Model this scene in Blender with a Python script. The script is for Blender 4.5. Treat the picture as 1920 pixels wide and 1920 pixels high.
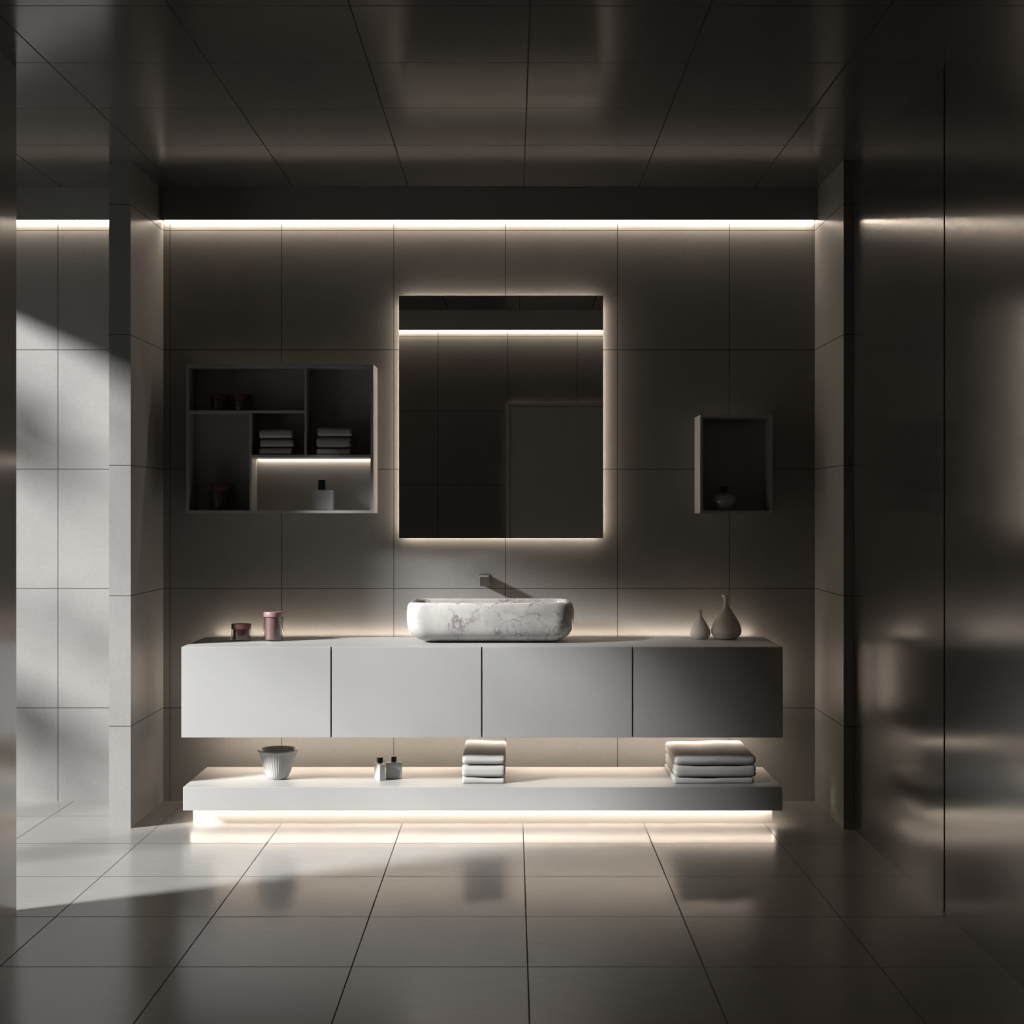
import bpy, bmesh, math, random
from mathutils import Vector, Matrix
random.seed(7)
for o in list(bpy.data.objects):
    bpy.data.objects.remove(o, do_unlink=True)
sc = bpy.context.scene
COL = sc.collection
PI = math.pi

# ------------------------------------------------------------------ camera, sky, sun, exposure
# metres; back wall at y = 0, the room runs towards -y, floor at z = 0
H = 1.3974                        # eye height
cam_d = bpy.data.cameras.new('camera')
cam_d.lens = 50.0
cam_d.sensor_width = 36.0
cam_d.shift_x = -1.0 / 1920
cam_d.shift_y = -3.0 / 1920
cam_d.clip_start = 0.05
cam = bpy.data.objects.new('camera', cam_d)
COL.objects.link(cam)
cam.location = (0.0, -6.838, H)
cam.rotation_euler = (PI / 2, 0, 0)
sc.camera = cam

SKY_STRENGTH = 0.03
SUN_STRENGTH = 19.3
SUN_ANGLE = 8.0
W_ = bpy.data.worlds.new('sky')
sc.world = W_
W_.use_nodes = True
bg = W_.node_tree.nodes['Background']
bg.inputs['Color'].default_value = (0.80, 0.92, 0.96, 1)
bg.inputs['Strength'].default_value = SKY_STRENGTH
SUN_DIR = Vector((0.887, 0.461, -0.475)).normalized()
sun_d = bpy.data.lights.new('sun', 'SUN')
sun_d.energy = SUN_STRENGTH
sun_d.angle = math.radians(SUN_ANGLE)
sun_d.color = (1.0, 1.0, 0.985)
sun = bpy.data.objects.new('sun', sun_d)
COL.objects.link(sun)
sun.rotation_euler = SUN_DIR.to_track_quat('-Z', 'Y').to_euler()
sun.location = (-6, -3, 4)

sc.view_settings.view_transform = 'Standard'
sc.view_settings.look = 'None'
sc.view_settings.exposure = 0.0
sc.view_settings.gamma = 1.0
sc.view_settings.use_curve_mapping = False
sc.cycles.max_bounces = 10
sc.cycles.diffuse_bounces = 5
sc.cycles.glossy_bounces = 5
sc.cycles.transparent_max_bounces = 12
sc.cycles.caustics_reflective = False
sc.cycles.caustics_refractive = False
sc.cycles.sample_clamp_indirect = 3.0
sc.cycles.use_denoising = True

# LED strengths (emission, warm white)
LED_COL = (1.0, 0.825, 0.665)
E_COVE, E_REAR, E_MIRROR, E_VANITY, E_UNDER, E_PLINTH, E_CAB, E_SIDE = 112.0, 170.0, 46.0, 31.0, 26.0, 36.0, 17.0, 50.0

# ------------------------------------------------------------------ material helpers
def new_mat(name):
    m = bpy.data.materials.new(name)
    m.use_nodes = True
    nt = m.node_tree
    return m, nt, nt.nodes['Principled BSDF']

def N(nt, kind, **kw):
    n = nt.nodes.new(kind)
    for k, v in kw.items():
        setattr(n, k, v)
    return n

def math_node(nt, op, a, b=None, c=None):
    n = N(nt, 'ShaderNodeMath', operation=op)
    for i, v in enumerate((a, b, c)):
        if v is None:
            continue
        if isinstance(v, (int, float)):
            n.inputs[i].default_value = v
        else:
            nt.links.new(v, n.inputs[i])
    return n.outputs[0]

def simple(name, col, rough=0.5, ior=1.45, metallic=0.0, var=0.03, scale=9.0):
    """Principled with a faint procedural mottling."""
    m, nt, b = new_mat(name)
    tc = N(nt, 'ShaderNodeTexCoord')
    nz = N(nt, 'ShaderNodeTexNoise')
    nz.inputs['Scale'].default_value = scale
    nz.inputs['Detail'].default_value = 4
    nt.links.new(tc.outputs['Object'], nz.inputs['Vector'])
    mx = N(nt, 'ShaderNodeMix', data_type='RGBA')
    mx.inputs[6].default_value = (*[max(0, c * (1 - var)) for c in col], 1)
    mx.inputs[7].default_value = (*[min(1, c * (1 + var)) for c in col], 1)
    nt.links.new(nz.outputs['Fac'], mx.inputs[0])
    nt.links.new(mx.outputs[2], b.inputs['Base Color'])
    b.inputs['Roughness'].default_value = rough
    b.inputs['IOR'].default_value = ior
    b.inputs['Metallic'].default_value = metallic
    return m

def tile_mat(name, col, rough, ior, axes, var=0.10, streak=None, joint_col=0.30, rvar=0.03, cloud=2.6, aniso=0.0):
    """Stone tile: cloudy colour, fine grain, thin dark joints.
    axes: list of (axis 'X'|'Y'|'Z', period, phase, joint width)."""
    m, nt, b = new_mat(name)
    L = nt.links.new
    tc = N(nt, 'ShaderNodeTexCoord')
    sep = N(nt, 'ShaderNodeSeparateXYZ')
    L(tc.outputs['Object'], sep.inputs[0])
    mask = None
    for ax, per, ph, w in axes:
        s = math_node(nt, 'SUBTRACT', sep.outputs[ax], ph - per * 0.5)
        s = math_node(nt, 'DIVIDE', s, per)
        s = math_node(nt, 'FRACT', s)
        s = math_node(nt, 'SUBTRACT', s, 0.5)
        s = math_node(nt, 'ABSOLUTE', s)
        s = math_node(nt, 'LESS_THAN', s, w * 0.5 / per)
        mask = s if mask is None else math_node(nt, 'MAXIMUM', mask, s)
    n1 = N(nt, 'ShaderNodeTexNoise')
    n1.inputs['Scale'].default_value = cloud
    n1.inputs['Detail'].default_value = 7
    n1.inputs['Roughness'].default_value = 0.62
    L(tc.outputs['Object'], n1.inputs['Vector'])
    n2 = N(nt, 'ShaderNodeTexNoise')
    n2.inputs['Scale'].default_value = 1.0
    n2.inputs['Detail'].default_value = 3
    mp = N(nt, 'ShaderNodeMapping')
    mp.inputs['Scale'].default_value = streak if streak else (60, 60, 60)
    L(tc.outputs['Object'], mp.inputs['Vector'])
    L(mp.outputs[0], n2.inputs['Vector'])
    f = math_node(nt, 'MULTIPLY_ADD', n1.outputs['Fac'], 0.62, 0.0)
    f = math_node(nt, 'MULTIPLY_ADD', n2.outputs['Fac'], 0.38, f)
    rmp = N(nt, 'ShaderNodeMapRange')
    rmp.inputs['From Min'].default_value = 0.32
    rmp.inputs['From Max'].default_value = 0.68
    L(f, rmp.inputs['Value'])
    mx = N(nt, 'ShaderNodeMix', data_type='RGBA')
    mx.inputs[6].default_value = (*[c * (1 - var) for c in col], 1)
    mx.inputs[7].default_value = (*[c * (1 + var) for c in col], 1)
    L(rmp.outputs[0], mx.inputs[0])
    out = mx.outputs[2]
    r_in = math_node(nt, 'MULTIPLY_ADD', rmp.outputs[0], rvar, rough - rvar / 2)
    if mask is not None:
        mj = N(nt, 'ShaderNodeMix', data_type='RGBA')
        mj.inputs[7].default_value = (joint_col * col[0], joint_col * col[1], joint_col * col[2], 1)
        L(mask, mj.inputs[0])
        L(out, mj.inputs[6])
        out = mj.outputs[2]
        r_in = math_node(nt, 'MULTIPLY_ADD', mask, 0.5, r_in)
        sp = math_node(nt, 'MULTIPLY_ADD', mask, -0.45, 0.5)
        L(sp, b.inputs['Specular IOR Level'])
    L(out, b.inputs['Base Color'])
    L(r_in, b.inputs['Roughness'])
    b.inputs['IOR'].default_value = ior
    return m

def emit(name, strength, col=LED_COL):
    m = bpy.data.materials.new(name)
    m.use_nodes = True
    nt = m.node_tree
    nt.nodes.clear()
    e = N(nt, 'ShaderNodeEmission')
    e.inputs['Color'].default_value = (*col, 1)
    e.inputs['Strength'].default_value = strength
    o = N(nt, 'ShaderNodeOutputMaterial')
    nt.links.new(e.outputs[0], o.inputs[0])
    return m

TILE = (0.197, 0.194, 0.188)
ZJ = H + 1.346                     # top joint height; joints every 0.5738 below
JW = 0.0038
M = {}
M['wall_back'] = tile_mat('grey stone wall tile', TILE, 0.55, 1.45,
                          [('X', 0.538, -0.0333, JW), ('Z', 0.5738, ZJ, JW)])
M['wall_side'] = tile_mat('grey stone side tile', TILE, 0.45, 1.42, [('Z', 0.5738, ZJ, JW)])
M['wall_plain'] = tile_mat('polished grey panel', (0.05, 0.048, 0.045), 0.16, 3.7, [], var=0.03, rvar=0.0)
M['wall_left'] = tile_mat('grey panel lightened for bounce', (0.27, 0.262, 0.25), 0.165, 3.2, [], var=0.03, rvar=0.0)  # left wall colour raised to stand in for light bounced onto it
M['wall_rear'] = tile_mat('grey stone rear tile', (0.21, 0.202, 0.19), 0.55, 1.45,
                          [('X', 0.675, -0.047, 0.006), ('Z', 0.721, H + 0.967, 0.006)])
M['floor'] = tile_mat('polished grey floor tile', (0.185, 0.181, 0.174), 0.235, 1.6,
                      [('X', 0.539, 0.0464, 0.0045), ('Y', 0.537, -0.336, 0.006)], var=0.07,
                      streak=(6, 60, 60))
M['ceiling'] = tile_mat('dark satin ceiling panel', (0.088, 0.084, 0.078), 0.175, 1.75,
                        [('X', 0.549, 0.0532, 0.005), ('Y', 0.551, -0.300, 0.005)], var=0.06,
                        streak=(4, 34, 34), rvar=0.0)
M['fascia'] = simple('matt grey plaster', (0.22, 0.214, 0.203), 0.7)
M['plaster'] = simple('grey plaster', (0.12, 0.117, 0.114), 0.8)
M['white'] = simple('white satin lacquer', (0.345, 0.342, 0.336), 0.42, var=0.01)
M['door'] = simple('pale grey door paint', (0.86, 0.83, 0.79), 0.5)
M['pale'] = simple('plaster lightened for dim rear', (0.85, 0.83, 0.80), 0.8)  # rear fascia colour, lightened to make up for missing light there
M['cab'] = simple('white cabinet board', (0.32, 0.317, 0.308), 0.5, var=0.01)
M['towel'] = simple('white cotton terry', (0.375, 0.368, 0.356), 0.95, var=0.06, scale=160)
M['ceramic'] = simple('matt beige ceramic', (0.60, 0.55, 0.49), 0.6)
M['porcelain'] = simple('white glazed porcelain', (0.39, 0.386, 0.379), 0.35)
M['bottle'] = simple('white bottle glass', (0.44, 0.44, 0.435), 0.3)
M['black'] = simple('black plastic', (0.006, 0.006, 0.006), 0.4)
M['metal'] = simple('brushed steel', (0.36, 0.355, 0.35), 0.38, metallic=1.0)
M['pink'] = simple('dusty pink lacquer', (0.22, 0.125, 0.128), 0.5)
M['wine'] = simple('wine red wax', (0.11, 0.035, 0.04), 0.5)
M['winelid'] = simple('wine red lacquer', (0.17, 0.06, 0.062), 0.5)
M['redlid'] = simple('dark red lacquer', (0.10, 0.032, 0.036), 0.5)
M['redwax'] = simple('dark red wax', (0.06, 0.018, 0.02), 0.5)
M['bark'] = simple('bark', (0.12, 0.09, 0.06), 0.9)
M['leaf'] = simple('green leaf', (0.06, 0.13, 0.04), 0.6)
M['ground'] = simple('grey paving', (0.3, 0.3, 0.29), 0.9)
M['housing'] = simple('grey led housing', (0.25, 0.25, 0.25), 0.6)
M['frame'] = simple('dark window frame', (0.05, 0.05, 0.05), 0.4)
for k, s in (('cove', E_COVE), ('rear', E_REAR), ('mirrorled', E_MIRROR), ('vanled', E_VANITY),
             ('under', E_UNDER), ('vanside', E_SIDE), ('plinth', E_PLINTH), ('cabled', E_CAB)):
    M[k] = emit('warm led ' + k, s)

m, nt, b = new_mat('mirror silver')
b.inputs['Base Color'].default_value = (0.93, 0.93, 0.92, 1)
b.inputs['Metallic'].default_value = 1.0
b.inputs['Roughness'].default_value = 0.0
M['mirror'] = m

m = bpy.data.materials.new('clear jar glass')
m.use_nodes = True
nt = m.node_tree
nt.nodes.clear()
o_ = N(nt, 'ShaderNodeOutputMaterial')
mix = N(nt, 'ShaderNodeMixShader')
tr = N(nt, 'ShaderNodeBsdfTransparent')
tr.inputs['Color'].default_value = (0.93, 0.93, 0.92, 1)
gl = N(nt, 'ShaderNodeBsdfGlossy')
gl.inputs['Roughness'].default_value = 0.03
fr = N(nt, 'ShaderNodeLayerWeight')
fr.inputs['Blend'].default_value = 0.5
fp = math_node(nt, 'POWER', fr.outputs['Facing'], 3.0)
nt.links.new(math_node(nt, 'MULTIPLY_ADD', fp, 0.8, 0.05), mix.inputs[0])
nt.links.new(tr.outputs[0], mix.inputs[1])
nt.links.new(gl.outputs[0], mix.inputs[2])
nt.links.new(mix.outputs[0], o_.inputs[0])
M['glass'] = m

m = bpy.data.materials.new('window pane')
m.use_nodes = True
nt = m.node_tree
nt.nodes.clear()
o_ = N(nt, 'ShaderNodeOutputMaterial')
mix = N(nt, 'ShaderNodeMixShader')
tr = N(nt, 'ShaderNodeBsdfTransparent')
gl = N(nt, 'ShaderNodeBsdfGlossy')
gl.inputs['Roughness'].default_value = 0.02
mix.inputs[0].default_value = 0.06
nt.links.new(tr.outputs[0], mix.inputs[1])
nt.links.new(gl.outputs[0], mix.inputs[2])
nt.links.new(mix.outputs[0], o_.inputs[0])
M['pane'] = m

# marble: white ground, pale grey clouds, thin violet grey veins
m, nt, b = new_mat('white veined marble')
L = nt.links.new
tc = N(nt, 'ShaderNodeTexCoord')
warp = N(nt, 'ShaderNodeTexNoise')
warp.inputs['Scale'].default_value = 5.0
warp.inputs['Detail'].default_value = 6
L(tc.outputs['Object'], warp.inputs['Vector'])
wv = N(nt, 'ShaderNodeVectorMath', operation='SCALE')
wv.inputs['Scale'].default_value = 0.30
L(warp.outputs['Color'], wv.inputs[0])
addv = N(nt, 'ShaderNodeVectorMath', operation='ADD')
L(tc.outputs['Object'], addv.inputs[0])
L(wv.outputs[0], addv.inputs[1])

def vein(scale, lo, hi, off):
    mpv = N(nt, 'ShaderNodeMapping')
    mpv.inputs['Location'].default_value = off
    L(addv.outputs[0], mpv.inputs['Vector'])
    v = N(nt, 'ShaderNodeTexNoise')
    v.inputs['Scale'].default_value = scale
    v.inputs['Detail'].default_value = 3
    L(mpv.outputs[0], v.inputs['Vector'])
    d = math_node(nt, 'SUBTRACT', v.outputs['Fac'], 0.5)
    d = math_node(nt, 'ABSOLUTE', d)
    r = N(nt, 'ShaderNodeMapRange')
    r.inputs['From Min'].default_value = lo
    r.inputs['From Max'].default_value = hi
    r.inputs['To Min'].default_value = 1
    r.inputs['To Max'].default_value = 0
    L(d, r.inputs['Value'])
    return r.outputs[0]

gate = N(nt, 'ShaderNodeTexNoise')
gate.inputs['Scale'].default_value = 9.0
gate.inputs['Detail'].default_value = 3
L(tc.outputs['Object'], gate.inputs['Vector'])
gr = N(nt, 'ShaderNodeMapRange')
gr.inputs['From Min'].default_value = 0.47
gr.inputs['From Max'].default_value = 0.66
L(gate.outputs['Fac'], gr.inputs['Value'])
v1 = vein(4.2, 0.0, 0.020, (0.3, 0.1, 0.9))
v2 = vein(9.0, 0.0, 0.022, (1.7, 0.4, 0.2))
vv = math_node(nt, 'MULTIPLY', v1, math_node(nt, 'MULTIPLY_ADD', gr.outputs[0], 0.7, 0.3))
vv = math_node(nt, 'MAXIMUM', vv, math_node(nt, 'MULTIPLY', v2, gr.outputs[0]))
cl = N(nt, 'ShaderNodeTexNoise')
cl.inputs['Scale'].default_value = 7
cl.inputs['Detail'].default_value = 6
L(addv.outputs[0], cl.inputs['Vector'])
cr = N(nt, 'ShaderNodeValToRGB')
cr.color_ramp.elements[0].position = 0.30
cr.color_ramp.elements[0].color = (0.30, 0.289, 0.293, 1)
cr.color_ramp.elements[1].position = 0.58
cr.color_ramp.elements[1].color = (0.405, 0.394, 0.375, 1)
L(cl.outputs['Fac'], cr.inputs[0])
mm = N(nt, 'ShaderNodeMix', data_type='RGBA')
mm.inputs[7].default_value = (0.12, 0.10, 0.112, 1)
L(math_node(nt, 'MULTIPLY', vv, 0.85), mm.inputs[0])
L(cr.outputs[0], mm.inputs[6])
L(mm.outputs[2], b.inputs['Base Color'])
b.inputs['Roughness'].default_value = 0.12
M['marble'] = m

# ------------------------------------------------------------------ mesh helpers
def link(name, me, parent=None):
    o = bpy.data.objects.new(name, me)
    COL.objects.link(o)
    if parent is not None:
        o.parent = parent
    return o

def finish(name, bm, mat, parent=None, smooth=False, angle=40):
    bmesh.ops.recalc_face_normals(bm, faces=bm.faces)
    me = bpy.data.meshes.new(name)
    bm.to_mesh(me)
    bm.free()
    if mat is not None:
        me.materials.append(mat)
    if smooth:
        for p in me.polygons:
            p.use_smooth = True
        try:
            me.set_sharp_from_angle(angle=math.radians(angle))
        except Exception:
            pass
    return link(name, me, parent)

def add_box(bm, lo, hi, bevel=0.0, seg=2):
    r = bmesh.ops.create_cube(bm, size=1.0)
    vs = r['verts']
    c = [(lo[i] + hi[i]) / 2 for i in range(3)]
    s = [hi[i] - lo[i] for i in range(3)]
    for v in vs:
        v.co = Vector((c[0] + v.co.x * s[0], c[1] + v.co.y * s[1], c[2] + v.co.z * s[2]))
    if bevel > 0:
        es = list({e for v in vs for e in v.link_edges})
        bmesh.ops.bevel(bm, geom=es, offset=bevel, segments=seg, affect='EDGES', profile=0.5)

def box(name, lo, hi, mat, parent=None, bevel=0.0):
    bm = bmesh.new()
    add_box(bm, lo, hi, bevel)
    return finish(name, bm, mat, parent)

def add_quad(bm, pts):
    bm.faces.new([bm.verts.new(p) for p in pts])

def add_rings(bm, rings, cap0=True, cap1=True):
    vr = [[bm.verts.new(p) for p in ring] for ring in rings]
    n = len(vr[0])
    for a, c in zip(vr, vr[1:]):
        for i in range(n):
            bm.faces.new((a[i], a[(i + 1) % n], c[(i + 1) % n], c[i]))
    if cap0:
        bm.faces.new(list(reversed(vr[0])))
    if cap1:
        bm.faces.new(vr[-1])

def lathe_rings(profile, seg=48, mod=None):
    out = []
    for k, (r, z) in enumerate(profile):
        ring = []
        for i in range(seg):
            a = 2 * PI * i / seg
            rr = max(r, 0.0004)
            if mod:
                rr *= mod(k, a)
            ring.append((rr * math.cos(a), rr * math.sin(a), z))
        out.append(ring)
    return out

def lathe(name, profile, mat, parent=None, seg=48, mod=None, angle=40):
    bm = bmesh.new()
    add_rings(bm, lathe_rings(profile, seg, mod))
    return finish(name, bm, mat, parent, smooth=True, angle=angle)

def smooth_profile(pts, sub=6):
    """Catmull-Rom through (r, z) points."""
    P = [pts[0]] + list(pts) + [pts[-1]]
    out = []
    for i in range(1, len(P) - 2):
        p0, p1, p2, p3 = P[i - 1], P[i], P[i + 1], P[i + 2]
        for s in range(sub):
            t = s / sub
            q = []
            for d in (0, 1):
                q.append(0.5 * ((2 * p1[d]) + (-p0[d] + p2[d]) * t + (2 * p0[d] - 5 * p1[d] + 4 * p2[d] - p3[d]) * t * t
                                + (-p0[d] + 3 * p1[d] - 3 * p2[d] + p3[d]) * t ** 3))
            out.append((max(q[0], 0.0005), q[1]))
    out.append(pts[-1])
    return out

def rounded_rect(hx, hy, r, z, per=8):
    r = min(r, hx - 1e-4, hy - 1e-4)
    pts = []
    for cx, cy, a0 in ((hx - r, hy - r, 0), (-hx + r, hy - r, PI / 2), (-hx + r, -hy + r, PI), (hx - r, -hy + r, 1.5 * PI)):
        for i in range(per + 1):
            a = a0 + PI / 2 * i / per
            pts.append((cx + r * math.cos(a), cy + r * math.sin(a), z))
    return pts

# ------------------------------------------------------------------ tagging
def tag(o, label, cat, group=None):
    o['label'] = label
    o['category'] = cat
    if group:
        o['group'] = group
    return o

def thing(name, label, cat, loc, rz=0.0, group=None):
    o = bpy.data.objects.new(name, None)
    o.empty_display_size = 0.05
    COL.objects.link(o)
    o.location = loc
    o.rotation_euler = (0, 0, rz)
    return tag(o, label, cat, group)

def struct(o, label=None):
    o['kind'] = 'structure'
    if label:
        o['label'] = label
    return o

def copy_thing(root, loc, rz, label):
    c = root.copy()
    COL.objects.link(c)
    c.location = loc
    c.rotation_euler = (0, 0, rz)
    c['label'] = label
    for ch in list(root.children):
        d = ch.copy()
        COL.objects.link(d)
        d.parent = c
    return c

# ------------------------------------------------------------------ room shell
XL, XR = -1.72, 1.4966            # left and right wall faces
XW = -2.75                        # window wall of the side bay
YREAR = -7.10
HC = 2.935                        # ceiling
YSTEP = -4.225                    # the ceiling steps up behind this line
HC2 = 3.46
T = 0.15

bm = bmesh.new()
add_box(bm, (XW - 0.2, YREAR - T, -0.12), (XR + T, T, 0.0))
struct(finish('floor', bm, M['floor']))
struct(box('wall_back', (XW - 0.2, 0.0, 0.0), (XR + T, T, HC), M['wall_back']))
bm = bmesh.new()
add_box(bm, (XW - 0.2, YSTEP, HC), (XR + T, T, HC2 + 0.15))
struct(finish('ceiling', bm, M['ceiling']))
struct(box('ceiling_rear', (XW - 0.2, YREAR - T, HC2), (XR + T, YSTEP, HC2 + 0.15), M['plaster']))
# right wall: two tall polished panels with an open joint between them
bm = bmesh.new()
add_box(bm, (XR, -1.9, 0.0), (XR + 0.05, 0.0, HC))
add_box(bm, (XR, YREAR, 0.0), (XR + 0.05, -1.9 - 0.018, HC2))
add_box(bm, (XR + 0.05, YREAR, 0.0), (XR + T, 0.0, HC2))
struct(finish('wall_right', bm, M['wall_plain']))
# left partition stops short of the back wall; the bay behind it holds the window
bm = bmesh.new()
add_box(bm, (XL - 0.10, YREAR, 0.0), (XL, -1.908, HC))
add_box(bm, (XL - 0.10, YREAR, HC), (XL, YSTEP, HC2))
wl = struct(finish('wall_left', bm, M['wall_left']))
wl.data.materials.append(M['wall_plain'])     # unseen bay side, darkened to cut sun bounce into the bay
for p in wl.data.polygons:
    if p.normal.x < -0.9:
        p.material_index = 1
struct(box('trim_1', (-1.774, -0.585, 0.0), (-1.679, 0.0, HC), M['wall_side']))
struct(box('trim_2', (1.454, -0.590, 0.0), (XR, 0.0, HC), M['wall_side']))
struct(box('wall_rear', (XW - 0.2, YREAR - T, 0.0), (XR + T, YREAR, HC2), M['wall_rear']))

# window wall of the side bay
WY0, WY1, WZ0, WZ1 = -2.58, -0.10, 0.05, 2.62
bm = bmesh.new()
add_box(bm, (XW - 0.2, YREAR, 0.0), (XW, WY0, HC2))
add_box(bm, (XW - 0.2, WY1, 0.0), (XW, 0.0, HC))
add_box(bm, (XW - 0.2, WY0, 0.0), (XW, WY1, WZ0))
add_box(bm, (XW - 0.2, WY0, WZ1), (XW, WY1, HC))
struct(finish('wall_window_side', bm, M['plaster']))
bm = bmesh.new()
f = 0.03
xa, xb = XW - 0.05, XW - 0.01
add_box(bm, (xa, WY0, WZ0), (xb, WY0 + f, WZ1))
add_box(bm, (xa, WY1 - f, WZ0), (xb, WY1, WZ1))
add_box(bm, (xa, WY0 + f, WZ0), (xb, WY1 - f, WZ0 + f))
add_box(bm, (xa, WY0 + f, WZ1 - f), (xb, WY1 - f, WZ1))
win = struct(finish('window_1', bm, M['frame']))
box('window_pane', (XW - 0.034, WY0 + f, WZ0 + f), (XW - 0.026, WY1 - f, WZ1 - f), M['pane'], win)

# cove fascias: a board hung in front of the wall, LED strip in the slot behind it
FY = -0.068
struct(box('trim_3', (-1.679, FY, 2.781), (1.454, FY + 0.012, HC), M['fascia']))
struct(box('trim_4', (XW, FY, 2.781), (-1.774, FY + 0.012, HC), M['fascia']))
RF0 = YREAR + 0.075
struct(box('trim_5', (XL, RF0 - 0.012, H + 1.742), (XR, RF0, HC2), M['pale']))

def led(name, lo, hi, mat, parent, face):
    """LED tape: a thin housing of which only one face (e.g. '-z') gives light."""
    o = box(name, lo, hi, M['housing'], parent)
    o.data.materials.append(mat)
    ax = 'xyz'.index(face[1])
    sg = 1 if face[0] == '+' else -1
    for p in o.data.polygons:
        if p.normal[ax] * sg > 0.9:
            p.material_index = 1
    return o

def cove_strip(lo, hi, label, mat):
    """LED tape under a thin aluminium rail, hung in a ceiling slot."""
    root = thing('led_strip', label, 'strip light', ((lo[0] + hi[0]) / 2, (lo[1] + hi[1]) / 2, lo[2]), 0, 'cove lights')
    c = root.location
    r = lambda p: (p[0] - c[0], p[1] - c[1], p[2] - c[2])
    led('diffuser', r(lo), r(hi), mat, root, '-z')
    box('rail', r((lo[0], lo[1] - .003, hi[2])), r((hi[0], hi[1] + .003, hi[2] + 0.006)), M['metal'], root)

cove_strip((-1.672, -0.015, 2.791), (1.447, -0.005, 2.797), 'long warm light strip in the ceiling slot above the mirror', M['cove'])
cove_strip((XW + 0.01, -0.015, 2.791), (-1.781, -0.005, 2.797), 'short warm light strip in the ceiling slot of the left side bay', M['cove'])
cove_strip((XL + 0.01, YREAR + 0.005, H + 1.756), (XR - 0.01, YREAR + 0.016, H + 1.762),
           'warm light strip along the rear wall seen in the mirror', M['rear'])

# door in the rear wall, seen in the mirror
dr = struct(box('door_1', (-0.02, YREAR, 0.0), (1.12, YREAR + 0.022, H + 1.003), M['door']))
bm = bmesh.new()
add_box(bm, (-0.062, YREAR, 0.0), (-0.026, YREAR + 0.035, H + 1.039))
add_box(bm, (1.126, YREAR, 0.0), (1.162, YREAR + 0.035, H + 1.039))
add_box(bm, (-0.026, YREAR, H + 1.008), (1.126, YREAR + 0.035, H + 1.039))
finish('door_frame', bm, M['door'], dr)
bm = bmesh.new()
add_box(bm, (0.05, YREAR + 0.022, 1.02), (0.07, YREAR + 0.06, 1.04))
add_box(bm, (0.05, YREAR + 0.05, 1.02), (0.18, YREAR + 0.065, 1.04))
finish('door_handle', bm, M['metal'], dr)

# ------------------------------------------------------------------ outside: paving and a tree that dapples the sun
struct(box('ground', (-14, -14, -0.2), (XW - 0.2, 6, -0.12), M['ground']))
TX = -3.75
tree = thing('garden_tree', 'leafy young tree standing outside the side window', 'tree', (TX, -2.0, -0.12))
def cyl_path(bm, pts, seg=8):
    rings = []
    for i, (p, r) in enumerate(pts):
        ring = []
        for k in range(seg):
            a = 2 * PI * k / seg
            ring.append((p[0] + r * math.cos(a), p[1] + r * math.sin(a), p[2]))
        rings.append(ring)
    add_rings(bm, rings)
bm = bmesh.new()
cyl_path(bm, [((0, 0, 0), .05), ((.02, .03, 1.2), .04), ((-.03, .05, 2.4), .03), ((.0, .1, 3.6), .02), ((.0, .1, 4.4), .008)])
finish('trunk', bm, M['bark'], tree, True)
# leaf clusters set so the dapples fall across the bay wall, more added to dim basin wall, doors and shelf: (x, y, z) on the back wall / pier -> traced towards the sun
bm = bmesh.new()
lf = bmesh.new()
SPOTS = [((-2.36, 0, 1.84), .10, 34), ((-2.20, 0, 1.66), .09, 20), ((-2.33, 0, 1.62), .10, 26),
         ((-1.98, 0, .72), .10, 18), ((-2.33, 0, .45), .11, 36), ((-2.2, 0, .27), .10, 30), ((-2.05, 0, .1), .09, 14),
         ((-1.72, -.585, 1.38), .08, 16), ((-2.3, -.25, .0), .10, 18),
         ((-.30, 0, 1.10), .08, 22), ((-.05, 0, 1.02), .10, 56), ((.05, 0, 1.08), .11, 44), ((.12, 0, 1.04), .11, 60), ((.28, 0, .95), .12, 50), ((-.35, 0, 1.0), .10, 24),
         ((-.9, -.595, .77), .08, 7), ((-.65, -.595, .70), .10, 12), ((-.35, -.595, .62), .12, 18), ((-.1, -.595, .72), .12, 18), ((-.1, -.595, .5), .12, 14),
         ((0.2, -.595, .70), .12, 28), ((.2, -.595, .5), .12, 22), ((.45, -.595, .62), .12, 24),
         ((.6, -.595, .74), .12, 34), ((.85, -.595, .62), .13, 40), ((.75, -.595, .78), .10, 26), ((.7, -.595, .45), .12, 22),
         ((.95, -.595, .75), .12, 22), ((.55, -.595, .5), .12, 20), ((.9, -.595, .48), .12, 24),
         ((-.9, -.595, .13), .10, 8), ((-.6, -.595, .13), .10, 14), ((-.2, -.595, .13), .11, 22), ((.15, -.595, .13), .12, 26), ((.45, -.595, .13), .12, 32),
         ((.8, -.595, .13), .12, 42), ((1.0, -.595, .13), .12, 30)]
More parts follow.
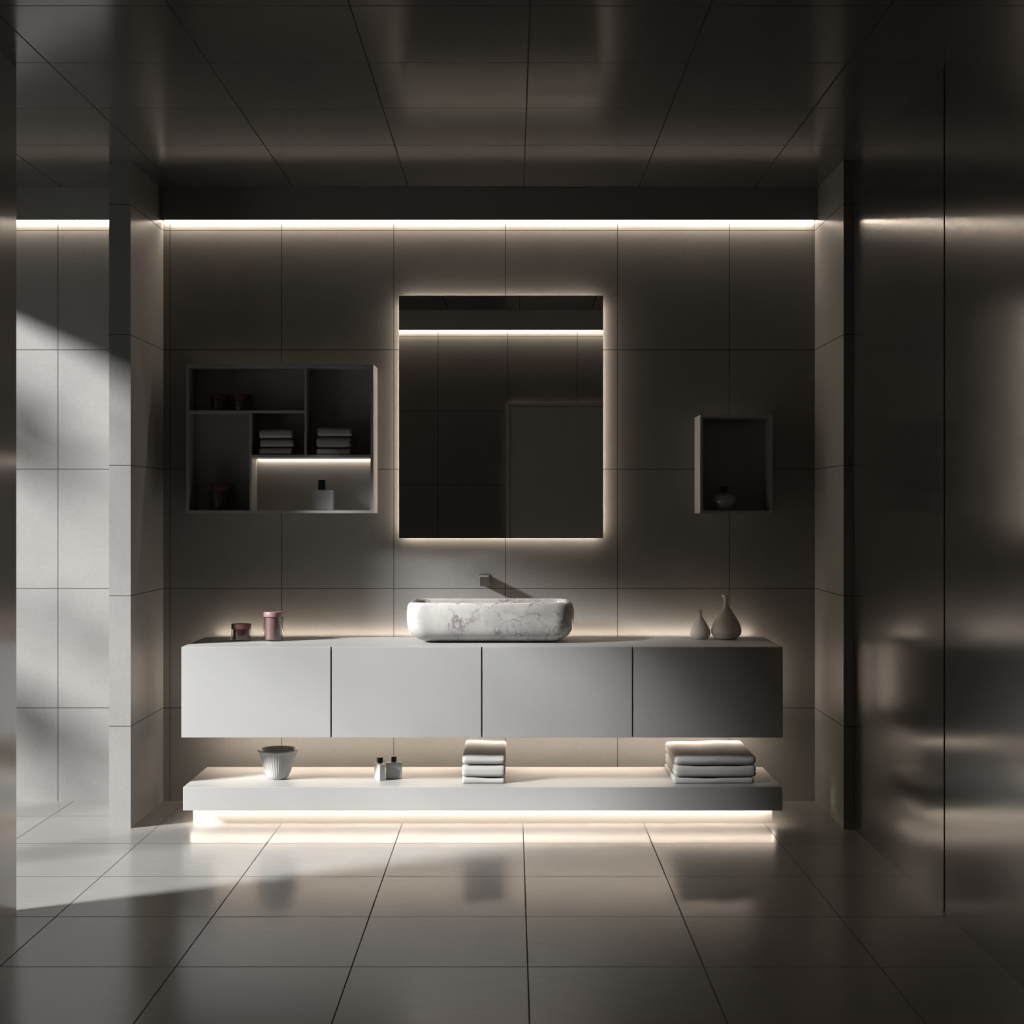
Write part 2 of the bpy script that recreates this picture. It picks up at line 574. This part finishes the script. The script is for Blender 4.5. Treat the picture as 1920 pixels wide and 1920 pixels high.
for (P, rad, n) in SPOTS:
    P = Vector(P)
    t = (TX - P.x) / SUN_DIR.x
    c = P + SUN_DIR * t - Vector((TX, -2.0, -0.12))
    tr_z = min(max(c.z - 0.35, 0.3), 4.2)
    a_ = Vector((0, .05, tr_z))
    cyl_pts = []
    for s in range(6):
        q = a_.lerp(c, s / 5) + Vector((0, 0, -0.06 * math.sin(PI * s / 5)))
        cyl_pts.append((q, .008 - .0012 * s))
    cyl_path(bm, cyl_pts, 5)
    for k in range(n):
        off = Vector((random.gauss(0, 1), random.gauss(0, 1), random.gauss(0, 1))) * rad * 0.75
        d = Vector((random.gauss(0, 1), random.gauss(0, 1), random.gauss(0, .6))).normalized()
        u = d.cross(Vector((0, 0, 1))).normalized()
        w = d.cross(u)
        Lh, Wh = random.uniform(.05, .085), random.uniform(.022, .034)
        b0 = c + off
        v = [lf.verts.new(b0 - d * Lh), lf.verts.new(b0 + u * Wh + w * .008), lf.verts.new(b0 + d * Lh), lf.verts.new(b0 - u * Wh + w * .008), ]
        lf.faces.new((v[0], v[1], v[2]))
        lf.faces.new((v[0], v[2], v[3]))
finish('branch', bm, M['bark'], tree, True)
fo = finish('foliage', lf, M['leaf'], tree)
fo['kind'] = 'stuff'

# ------------------------------------------------------------------ mirror
MX0, MX1, MZ0, MZ1 = -0.5406, 0.4315, 1.265, 2.420
mc = ((MX0 + MX1) / 2, 0, (MZ0 + MZ1) / 2)
mir = thing('backlit_mirror', 'large frameless backlit mirror on the wall above the basin', 'mirror', mc)
hw, hh = (MX1 - MX0) / 2, (MZ1 - MZ0) / 2
mg = box('mirror_glass', (-hw, -0.068, -hh), (hw, -0.062, hh), M['mirror'], mir)
mg.data.materials.append(M['frame'])          # painted back and edges
for p in mg.data.polygons:
    if p.normal.y > -0.9:
        p.material_index = 1
bm = bmesh.new()
add_box(bm, (-hw + .06, -0.062, -hh + .06), (hw - .06, 0.0, hh - .06))
finish('backing_box', bm, M['fascia'], mir)
i0, y0, y1 = 0.0135, -0.016, -0.008
i1 = i0 + 0.006
for (lo, hi, fc) in (((-hw + i0, y0, -hh + i1), (-hw + i1, y1, hh - i1), '-x'), ((hw - i1, y0, -hh + i1), (hw - i0, y1, hh - i1), '+x'),
                     ((-hw + i0, y0, hh - .024), (hw - i0, y1, hh - .018), '+z'), ((-hw + i0, y0, -hh + i0), (hw - i0, y1, -hh + i1), '-z')):
    led('led_strip', lo, hi, M['mirrorled'], mir, fc)

# ------------------------------------------------------------------ vanity
VX0, VX1, VY0, VY1, VZ0, VZ1 = -1.4537, 1.1868, -0.595, -0.103, 0.400, 0.798
van = thing('floating_vanity', 'long white wall-hung vanity unit with four plain doors under the mirror', 'vanity',
            ((VX0 + VX1) / 2, 0, VZ0))
vc = van.location.copy()
r_ = lambda x, y, z: (x - vc.x, y - vc.y, z - vc.z)
bm = bmesh.new()
dt = 0.02
add_box(bm, r_(VX0, VY0 + dt, VZ0), r_(VX1, VY1, VZ1 - 0.012))
add_box(bm, r_(VX0 + .05, -.168, VZ0 - .0105), r_(VX1 - .05, -.163, VZ0))  # hidden lip, added to cut the strip's reflection in the floor
finish('carcass', bm, M['cab'], van)
box('top_panel', r_(VX0, VY0 + dt - .0005, VZ1 - 0.012), r_(VX1, VY1, VZ1), M['white'], van, 0.0012)
edges = [-621, -340, -57.5, 225.5, 507]
g = 0.0032
for k in range(4):
    a = edges[k] / 427.2 + (g if k else 0)
    b2 = edges[k + 1] / 427.2 - (g if k < 3 else 0)
    box('door', r_(a, VY0, VZ0), r_(b2, VY0 + dt - .001, VZ1 - .0002), M['white'], van, 0.001)
box('wall_bracket', r_(-1.1, VY1, VZ0 + .14), r_(0.85, -0.004, VZ0 + .24), M['frame'], van)
ly0, ly1 = VY1 + .002, VY1 + .012
ly0, ly1 = -0.038, -0.022
led('led_strip', r_(VX0 + .035, ly0, VZ1 - .016), r_(VX1 - .035, ly1, VZ1 - .010), M['vanled'], van, '+z')
led('led_strip', r_(VX0 + .05, -.160, VZ0 - .005), r_(VX1 - .05, -.108, VZ0), M['under'], van, '-z')
led('led_strip', r_(VX0 + .03, ly0, VZ0 + .05), r_(VX0 + .036, ly1, VZ1 - .045), M['vanside'], van, '-x')
led('led_strip', r_(VX1 - .036, ly0, VZ0 + .05), r_(VX1 - .03, ly1, VZ1 - .045), M['vanside'], van, '+x')
bm = bmesh.new()
for zz in (VZ1 - .022,):
    add_box(bm, r_(VX0 + .04, VY1, zz), r_(VX1 - .04, -.002, zz + .006))
finish('led_rail', bm, M['housing'], van)

# lower shelf
SX0, SX1, SZ0, SZ1 = -1.4466, 1.1845, 0.0795, 0.1825
sh = thing('floor_shelf', 'long low white display shelf on a lit plinth below the vanity', 'shelf', ((SX0 + SX1) / 2, 0, 0))
vc2 = sh.location.copy()
r2 = lambda x, y, z: (x - vc2.x, y - vc2.y, z - vc2.z)
box('shelf_board', r2(SX0, VY0, SZ0), r2(SX1, VY1, SZ1), M['white'], sh, 0.0015)
PX0, PX1, PY0 = -1.428, 1.161, -0.479
box('plinth', r2(PX0, PY0, 0.0), r2(PX1, -0.125, SZ0), M['white'], sh)
led('led_strip', r2(PX0 + .0, PY0 - .035, SZ0 - .005), r2(PX1, PY0 - .015, SZ0), M['plinth'], sh, '-z')
led('led_strip', r2(PX1 + .006, PY0 + .0, SZ0 - .005), r2(PX1 + .014, -0.2, SZ0), M['plinth'], sh, '-z')
led('led_strip', r2(PX0 - .014, PY0 + .0, SZ0 - .005), r2(PX0 - .006, -0.2, SZ0), M['plinth'], sh, '-z')

# ------------------------------------------------------------------ wall cabinets
CY = -0.20
CX0, CX1, CZ0, CZ1 = -1.5235, -0.6497, 1.3845, 2.0795
cab = thing('wall_cabinet', 'wide open white wall cabinet with five compartments left of the mirror', 'cabinet',
            ((CX0 + CX1) / 2, 0, CZ0))
vc3 = cab.location.copy()
r3 = lambda x, y, z: (x - vc3.x, y - vc3.y, z - vc3.z)
t = 0.0132
def shell(name, x0, x1, z0, z1, rr, parent):
    bm = bmesh.new()
    add_box(bm, rr(x0, CY, z0), rr(x0 + t, 0, z1))
    add_box(bm, rr(x1 - t, CY, z0), rr(x1, 0, z1))
    add_box(bm, rr(x0 + t, CY, z0), rr(x1 - t, 0, z0 + t))
    add_box(bm, rr(x0 + t, CY, z1 - t), rr(x1 - t, 0, z1))
    return finish(name, bm, M['cab'], parent)
shell('frame', CX0, CX1, CZ0, CZ1, r3, cab)
box('back_panel', r3(CX0 + t, -.058, CZ0 + t), r3(CX1 - t, -.045, CZ1 - t), M['cab'], cab)
Ax0, Ax1, Cx0, Cx1 = -.9719, -.9615, -1.2285, -1.218
Bz0, Bz1, Dz0, Dz1 = 1.8538, 1.864, 1.6462, 1.6566
box('divider', r3(Ax0, CY + .002, Dz1), r3(Ax1, -.058, CZ1 - t), M['cab'], cab)
box('divider', r3(Cx0, CY + .002, CZ0 + t), r3(Cx1, -.058, Bz0), M['cab'], cab)
box('shelf', r3(CX0 + t, CY + .002, Bz0), r3(Ax0, -.058, Bz1), M['cab'], cab)
box('shelf', r3(Cx1, CY + .002, Dz0), r3(CX1 - t, -.058, Dz1), M['cab'], cab)
led('led_strip', r3(Cx1 + .004, -.072, Dz0 - .005), r3(CX1 - t - .004, -.060, Dz0), M['cabled'], cab, '-z')

RX0, RX1, RZ0, RZ1 = 0.8755, 1.214, 1.3833, 1.8426
cab2 = thing('wall_cabinet', 'small open white wall cabinet with one compartment right of the mirror', 'cabinet',
             ((RX0 + RX1) / 2, 0, RZ0))
vc4 = cab2.location.copy()
r4 = lambda x, y, z: (x - vc4.x, y - vc4.y, z - vc4.z)
shell('frame', RX0, RX1, RZ0, RZ1, r4, cab2)
box('back_panel', r4(RX0 + t, -.058, RZ0 + t), r4(RX1 - t, -.045, RZ1 - t), M['cab'], cab2)

# ------------------------------------------------------------------ basin and tap
BC = (-0.1005, -0.293, VZ1)
basin = thing('vessel_basin', 'white grey-veined marble vessel basin with rounded sides on the vanity top', 'basin', BC)
HX, HY, CR = 0.3805, 0.1755, 0.088
outer = [(.096, 0.0), (.094, .0072), (.078, .0076), (.067, .0100), (.055, .0155), (.040, .023), (.026, .034), (.015, .047), (.007, .063), (.002, .085),
         (0, .110), (0, .135), (.002, .155), (.005, .169), (.009, .177), (.014, .182), (.020, .1845), (.025, .185), (.030, .1835), (.0335, .179),
         (.036, .168), (.040, .14), (.048, .10), (.062, .065), (.085, .045), (.120, .037), (.155, .034)]
bm = bmesh.new()
add_rings(bm, [rounded_rect(HX - i, HY - i, max(CR - i * .8, .012), z, 10) for i, z in outer])
finish('bowl', bm, M['marble'], basin, True, 60)
lathe('drain', [(.001, .034), (.021, .034), (.022, .036), (.020, .038), (.006, .0385), (.001, .0385)], M['metal'], basin, 24)

tap = thing('wall_spout', 'square brushed steel spout jutting from the wall above the basin', 'tap', (-0.134, 0, 1.0645))
box('spout', (-.0205, -.164, -.0222), (.0205, -.004, .0222), M['metal'], tap, 0.0012)
box('wall_flange', (-.026, -.004, -.028), (.026, 0, .028), M['metal'], tap)
lathe('outlet', [(.001, -.0228), (.009, -.0228), (.009, -.0222), (.001, -.0222)], M['black'], tap, 20).location = (0, -.148, 0)

# ------------------------------------------------------------------ jars
def jar(label, loc, rad, h, lid_h, mats, group=None, parent_mat=None):
    j = thing('candle_jar', label, 'jar', loc, 0, group)
    gb = h - lid_h - .004
    w = .003
    lathe('glass_body', [(.001, 0), (rad * .97, 0), (rad, .003), (rad, gb - .004), (rad * .98, gb), (rad - w, gb), (rad - w, .009),
                         (rad - w - .004, .007), (.001, .007)], M['glass'], j, 48, angle=30)
    ci = rad * .80
    lathe('contents', [(.001, .0085), (ci - .001, .0085), (ci, .010), (ci, gb + .003), (.001, gb + .003)], mats[0], j, 48)
    lathe('lid', [(.001, gb + .0035), (rad * .975, gb + .0035), (rad * .985, gb + .005), (rad * .985, h - .002), (rad * .96, h), (.001, h)], mats[1], j, 48)
    return j
jar('short glass jar with wine red lid on the left end of the vanity top', (-1.247, -.298, VZ1), .046, .078, .023, (M['wine'], M['winelid']))
jar('tall glass jar with dusty pink lid on the vanity top', (-1.0998, -.298, VZ1), .0455, .134, .022, (M['pink'], M['pink']))
j1 = jar('left of two short dark red jars on the upper cabinet shelf', (-1.3775, -.128, Bz1), .046, .078, .024, (M['redwax'], M['redlid']), 'short red jars on the cabinet shelf')
copy_thing(j1, (-1.274, -.128, Bz1), 0, 'right of two short dark red jars on the upper cabinet shelf')
jar('large dark red jar in the lower left cabinet compartment', (-1.3735, -.128, CZ0 + t), .0555, .125, .030, (M['redwax'], M['redlid']))

# ------------------------------------------------------------------ vases
def vase(label, loc, k, prof):
    p = smooth_profile(prof, 7)
    zt, rt = p[-1][1], p[-1][0]
    p += [(rt - .0012, zt + .0006), (rt - .003, zt - .001)]
    inner = [(max(r - .0035, .003), z) for r, z in reversed(p[len(p) // 2:-3])]
    p += inner
    o = lathe('bottle_vase', p, M['ceramic'], None, 56, angle=75)
    o.location = loc
    tag(o, label, 'vase', 'pear shaped vases')
    return o
vase('smaller beige pear-shaped vase with a flared neck, left of the two', (.876, -.205, VZ1), 1,
     [(.022, 0), (.034, .003), (.0455, .018), (.0475, .030), (.041, .052), (.026, .078), (.012, .098), (.0065, .112), (.0065, .122), (.0095, .131), (.0125, .1355)])
vase('larger beige pear-shaped vase with a flared neck, right of the two', (.9965, -.205, VZ1), 1,
     [(.034, 0), (.052, .005), (.068, .025), (.0705, .042), (.062, .072), (.042, .108), (.022, .137), (.0125, .152), (.0105, .172), (.013, .190), (.0225, .205)])

# ------------------------------------------------------------------ perfume and soap bottles
def flat_bottle(label, loc, rz, w, d, h, cw, ch, group=None):
    b_ = thing('perfume_bottle', label, 'bottle', loc, rz, group)
    box('bottle_body', (-w / 2, -d / 2, 0), (w / 2, d / 2, h), M['bottle'], b_, 0.0025)
    box('cap', (-cw / 2, -cw / 2, h + .003), (cw / 2, cw / 2, h + ch), M['black'], b_, 0.0012)
    lathe('neck', [(.001, h), (cw * .36, h), (cw * .36, h + .003), (.001, h + .003)], M['metal'], b_, 20)
    return b_
flat_bottle('square white perfume bottle with tall black cap in the lit cabinet compartment', (-.899, -.130, CZ0 + t), 0, .1135, .04, .0935, .031, .050)
q = flat_bottle('white bottle turned flat side to the front, right of the pair on the low shelf', (-.537, -.393, SZ1), 0, .072, .028, .074, .0225, .027, 'pair of small white bottles')
copy_thing(q, (-.5995, -.4176, SZ1), math.radians(90 + 25), 'white bottle turned narrow edge to the front, left of the pair on the low shelf')

rb = thing('round_bottle', 'round white bottle with black cap inside the small right cabinet', 'bottle', (.997, -.125, RZ0 + t))
lathe('bottle_body', smooth_profile([(.020, 0), (.030, .003), (.046, .018), (.0565, .042), (.0560, .056), (.046, .071), (.024, .082), (.012, .086)], 6) + [(.0005, .0862)], M['bottle'], rb, 48, angle=60)
box('cap', (-.015, -.015, .0862), (.015, .015, .1165), M['black'], rb, .0015)

# fluted bowl
pb = thing('fluted_bowl', 'white fluted porcelain bowl on the left of the low shelf', 'bowl', (-1.063, -.394, SZ1))
prof = [(.001, 0), (.034, 0), (.038, .002), (.047, .012), (.054, .024), (.060, .040), (.068, .065), (.076, .092), (.0835, .114), (.0865, .1225)]
rimp = [(.0895, .1245), (.0915, .129), (.0915, .133), (.0885, .1345), (.0855, .133), (.0815, .118), (.073, .090), (.063, .062), (.052, .036), (.040, .020), (.020, .014), (.001, .013)]
nf = 40
lathe('bowl_body', prof + rimp, M['porcelain'], pb, nf * 6,
      mod=lambda k, a: 1 + (0.014 * (abs(math.sin(a * nf / 2)) - 0.5) if 3 <= k <= 8 else 0), angle=75)

# ------------------------------------------------------------------ towels
def towel(label, loc, w, d, h, rz, group, seed, r_top=None, droop=0.0):
    """Folded towel: soft rounded slab, fold rounded to the front, layer crease round the other sides."""
    rnd = random.Random(seed)
    bm = bmesh.new()
    nx, ns = 22, 40
    ph = [rnd.uniform(0, 6.28) for _ in range(6)]
    rings = []
    r = h * 0.34
    for i in range(nx + 1):
        u = -1 + 2 * i / nx
        u = math.copysign(1 - (1 - abs(u)) ** 1.7, u)
        x = u * w / 2
        e = max(0.0, abs(x) - (w / 2 - r)) / r
        k = math.sqrt(max(0.0, 1 - e ** 2.4))
        hh_ = h * (0.62 + 0.38 * k)
        inset = (1 - k) * r * 0.5
        ring = []
        hd, hz = d / 2 - inset, hh_ / 2
        rr = min(r_top or h * 0.36, hz * .98)
        pts = []
        per = ns // 4
        for cy, cz, a0 in ((hd - rr, hz - rr, 0), (-hd + rr, hz - rr, PI / 2), (-hd + rr, -hz + rr, PI), (hd - rr, -hz + rr, 1.5 * PI)):
            for s in range(per):
                a = a0 + PI / 2 * s / (per - 1)
                pts.append((cy + rr * math.cos(a), cz + rr * math.sin(a)))
        for (yy, zz) in pts:
            zt = zz + h / 2
            wob = 0.0012 * math.sin(x * 38 + ph[0]) + 0.001 * math.sin(yy * 31 + ph[1] + x * 12)
            if zt > h * .5:
                zt += wob + 0.0015 * math.sin(x * 14 + ph[2]) - .0038
                zt -= droop * max(0.0, (-yy / (d / 2))) ** 2
            yo = yy + 0.0012 * math.sin(x * 22 + ph[3]) * (1 if yy < 0 else -1)
            if yy > hd - rr * .6:
                cr_ = math.exp(-((zz) / (h * .06)) ** 2)
                yo -= cr_ * .006
            xo = x
            if e > .5:
                cr_ = math.exp(-((zz) / (h * .08)) ** 2)
                xo -= math.copysign(cr_ * .006, x)
            ring.append((xo, yo, zt))
        rings.append(ring)
    add_rings(bm, rings)
    o = finish('folded_towel', bm, M['towel'], None, True, 75)
    o.location = loc
    o.rotation_euler = (0, 0, rz)
    return tag(o, label, 'towel', group)

def stack(cx, y_front, d, z0, rows, group, where, seed):
    z = z0
    for k, (w, h, dx, dy, rz, droop) in enumerate(rows):
        pos = ('bottom', 'middle', 'top')[k]
        towel(f'{pos} white folded towel of the {where}', (cx + dx, y_front + d / 2 + dy, z), w, d, h, rz, group, seed + k, None, droop)
        z += h + .0008
stack(-.129, -.518, .375, SZ1, [(.190, .0285, 0, 0, 0, 0), (.194, .053, .0, -.003, .006, 0), (.192, .057, .003, .002, -.006, .014)],
      'small towel stack on the low shelf', 'small stack at the centre of the low shelf', 10)
stack(.8975, -.520, .375, SZ1, [(.355, .029, -.004, 0, .012, 0), (.362, .051, .003, -.003, .014, 0), (.360, .055, .002, .002, .02, .014)],
      'large towel stack on the low shelf', 'large stack at the right end of the low shelf', 20)
stack(-1.106, -.192, .125, Dz1, [(.156, .037, -.002, 0, 0, 0), (.158, .040, .003, .002, .01, 0), (.156, .044, -.001, 0, -.01, 0)],
      'small cabinet towel stack', 'stack in the small middle cabinet compartment', 30)
stack(-.836, -.192, .125, Dz1, [(.160, .034, -.001, 0, 0, 0), (.162, .052, -.001, .002, -.01, 0), (.162, .044, .003, 0, .01, 0)],
      'right cabinet towel stack', 'stack in the tall right cabinet compartment', 40)
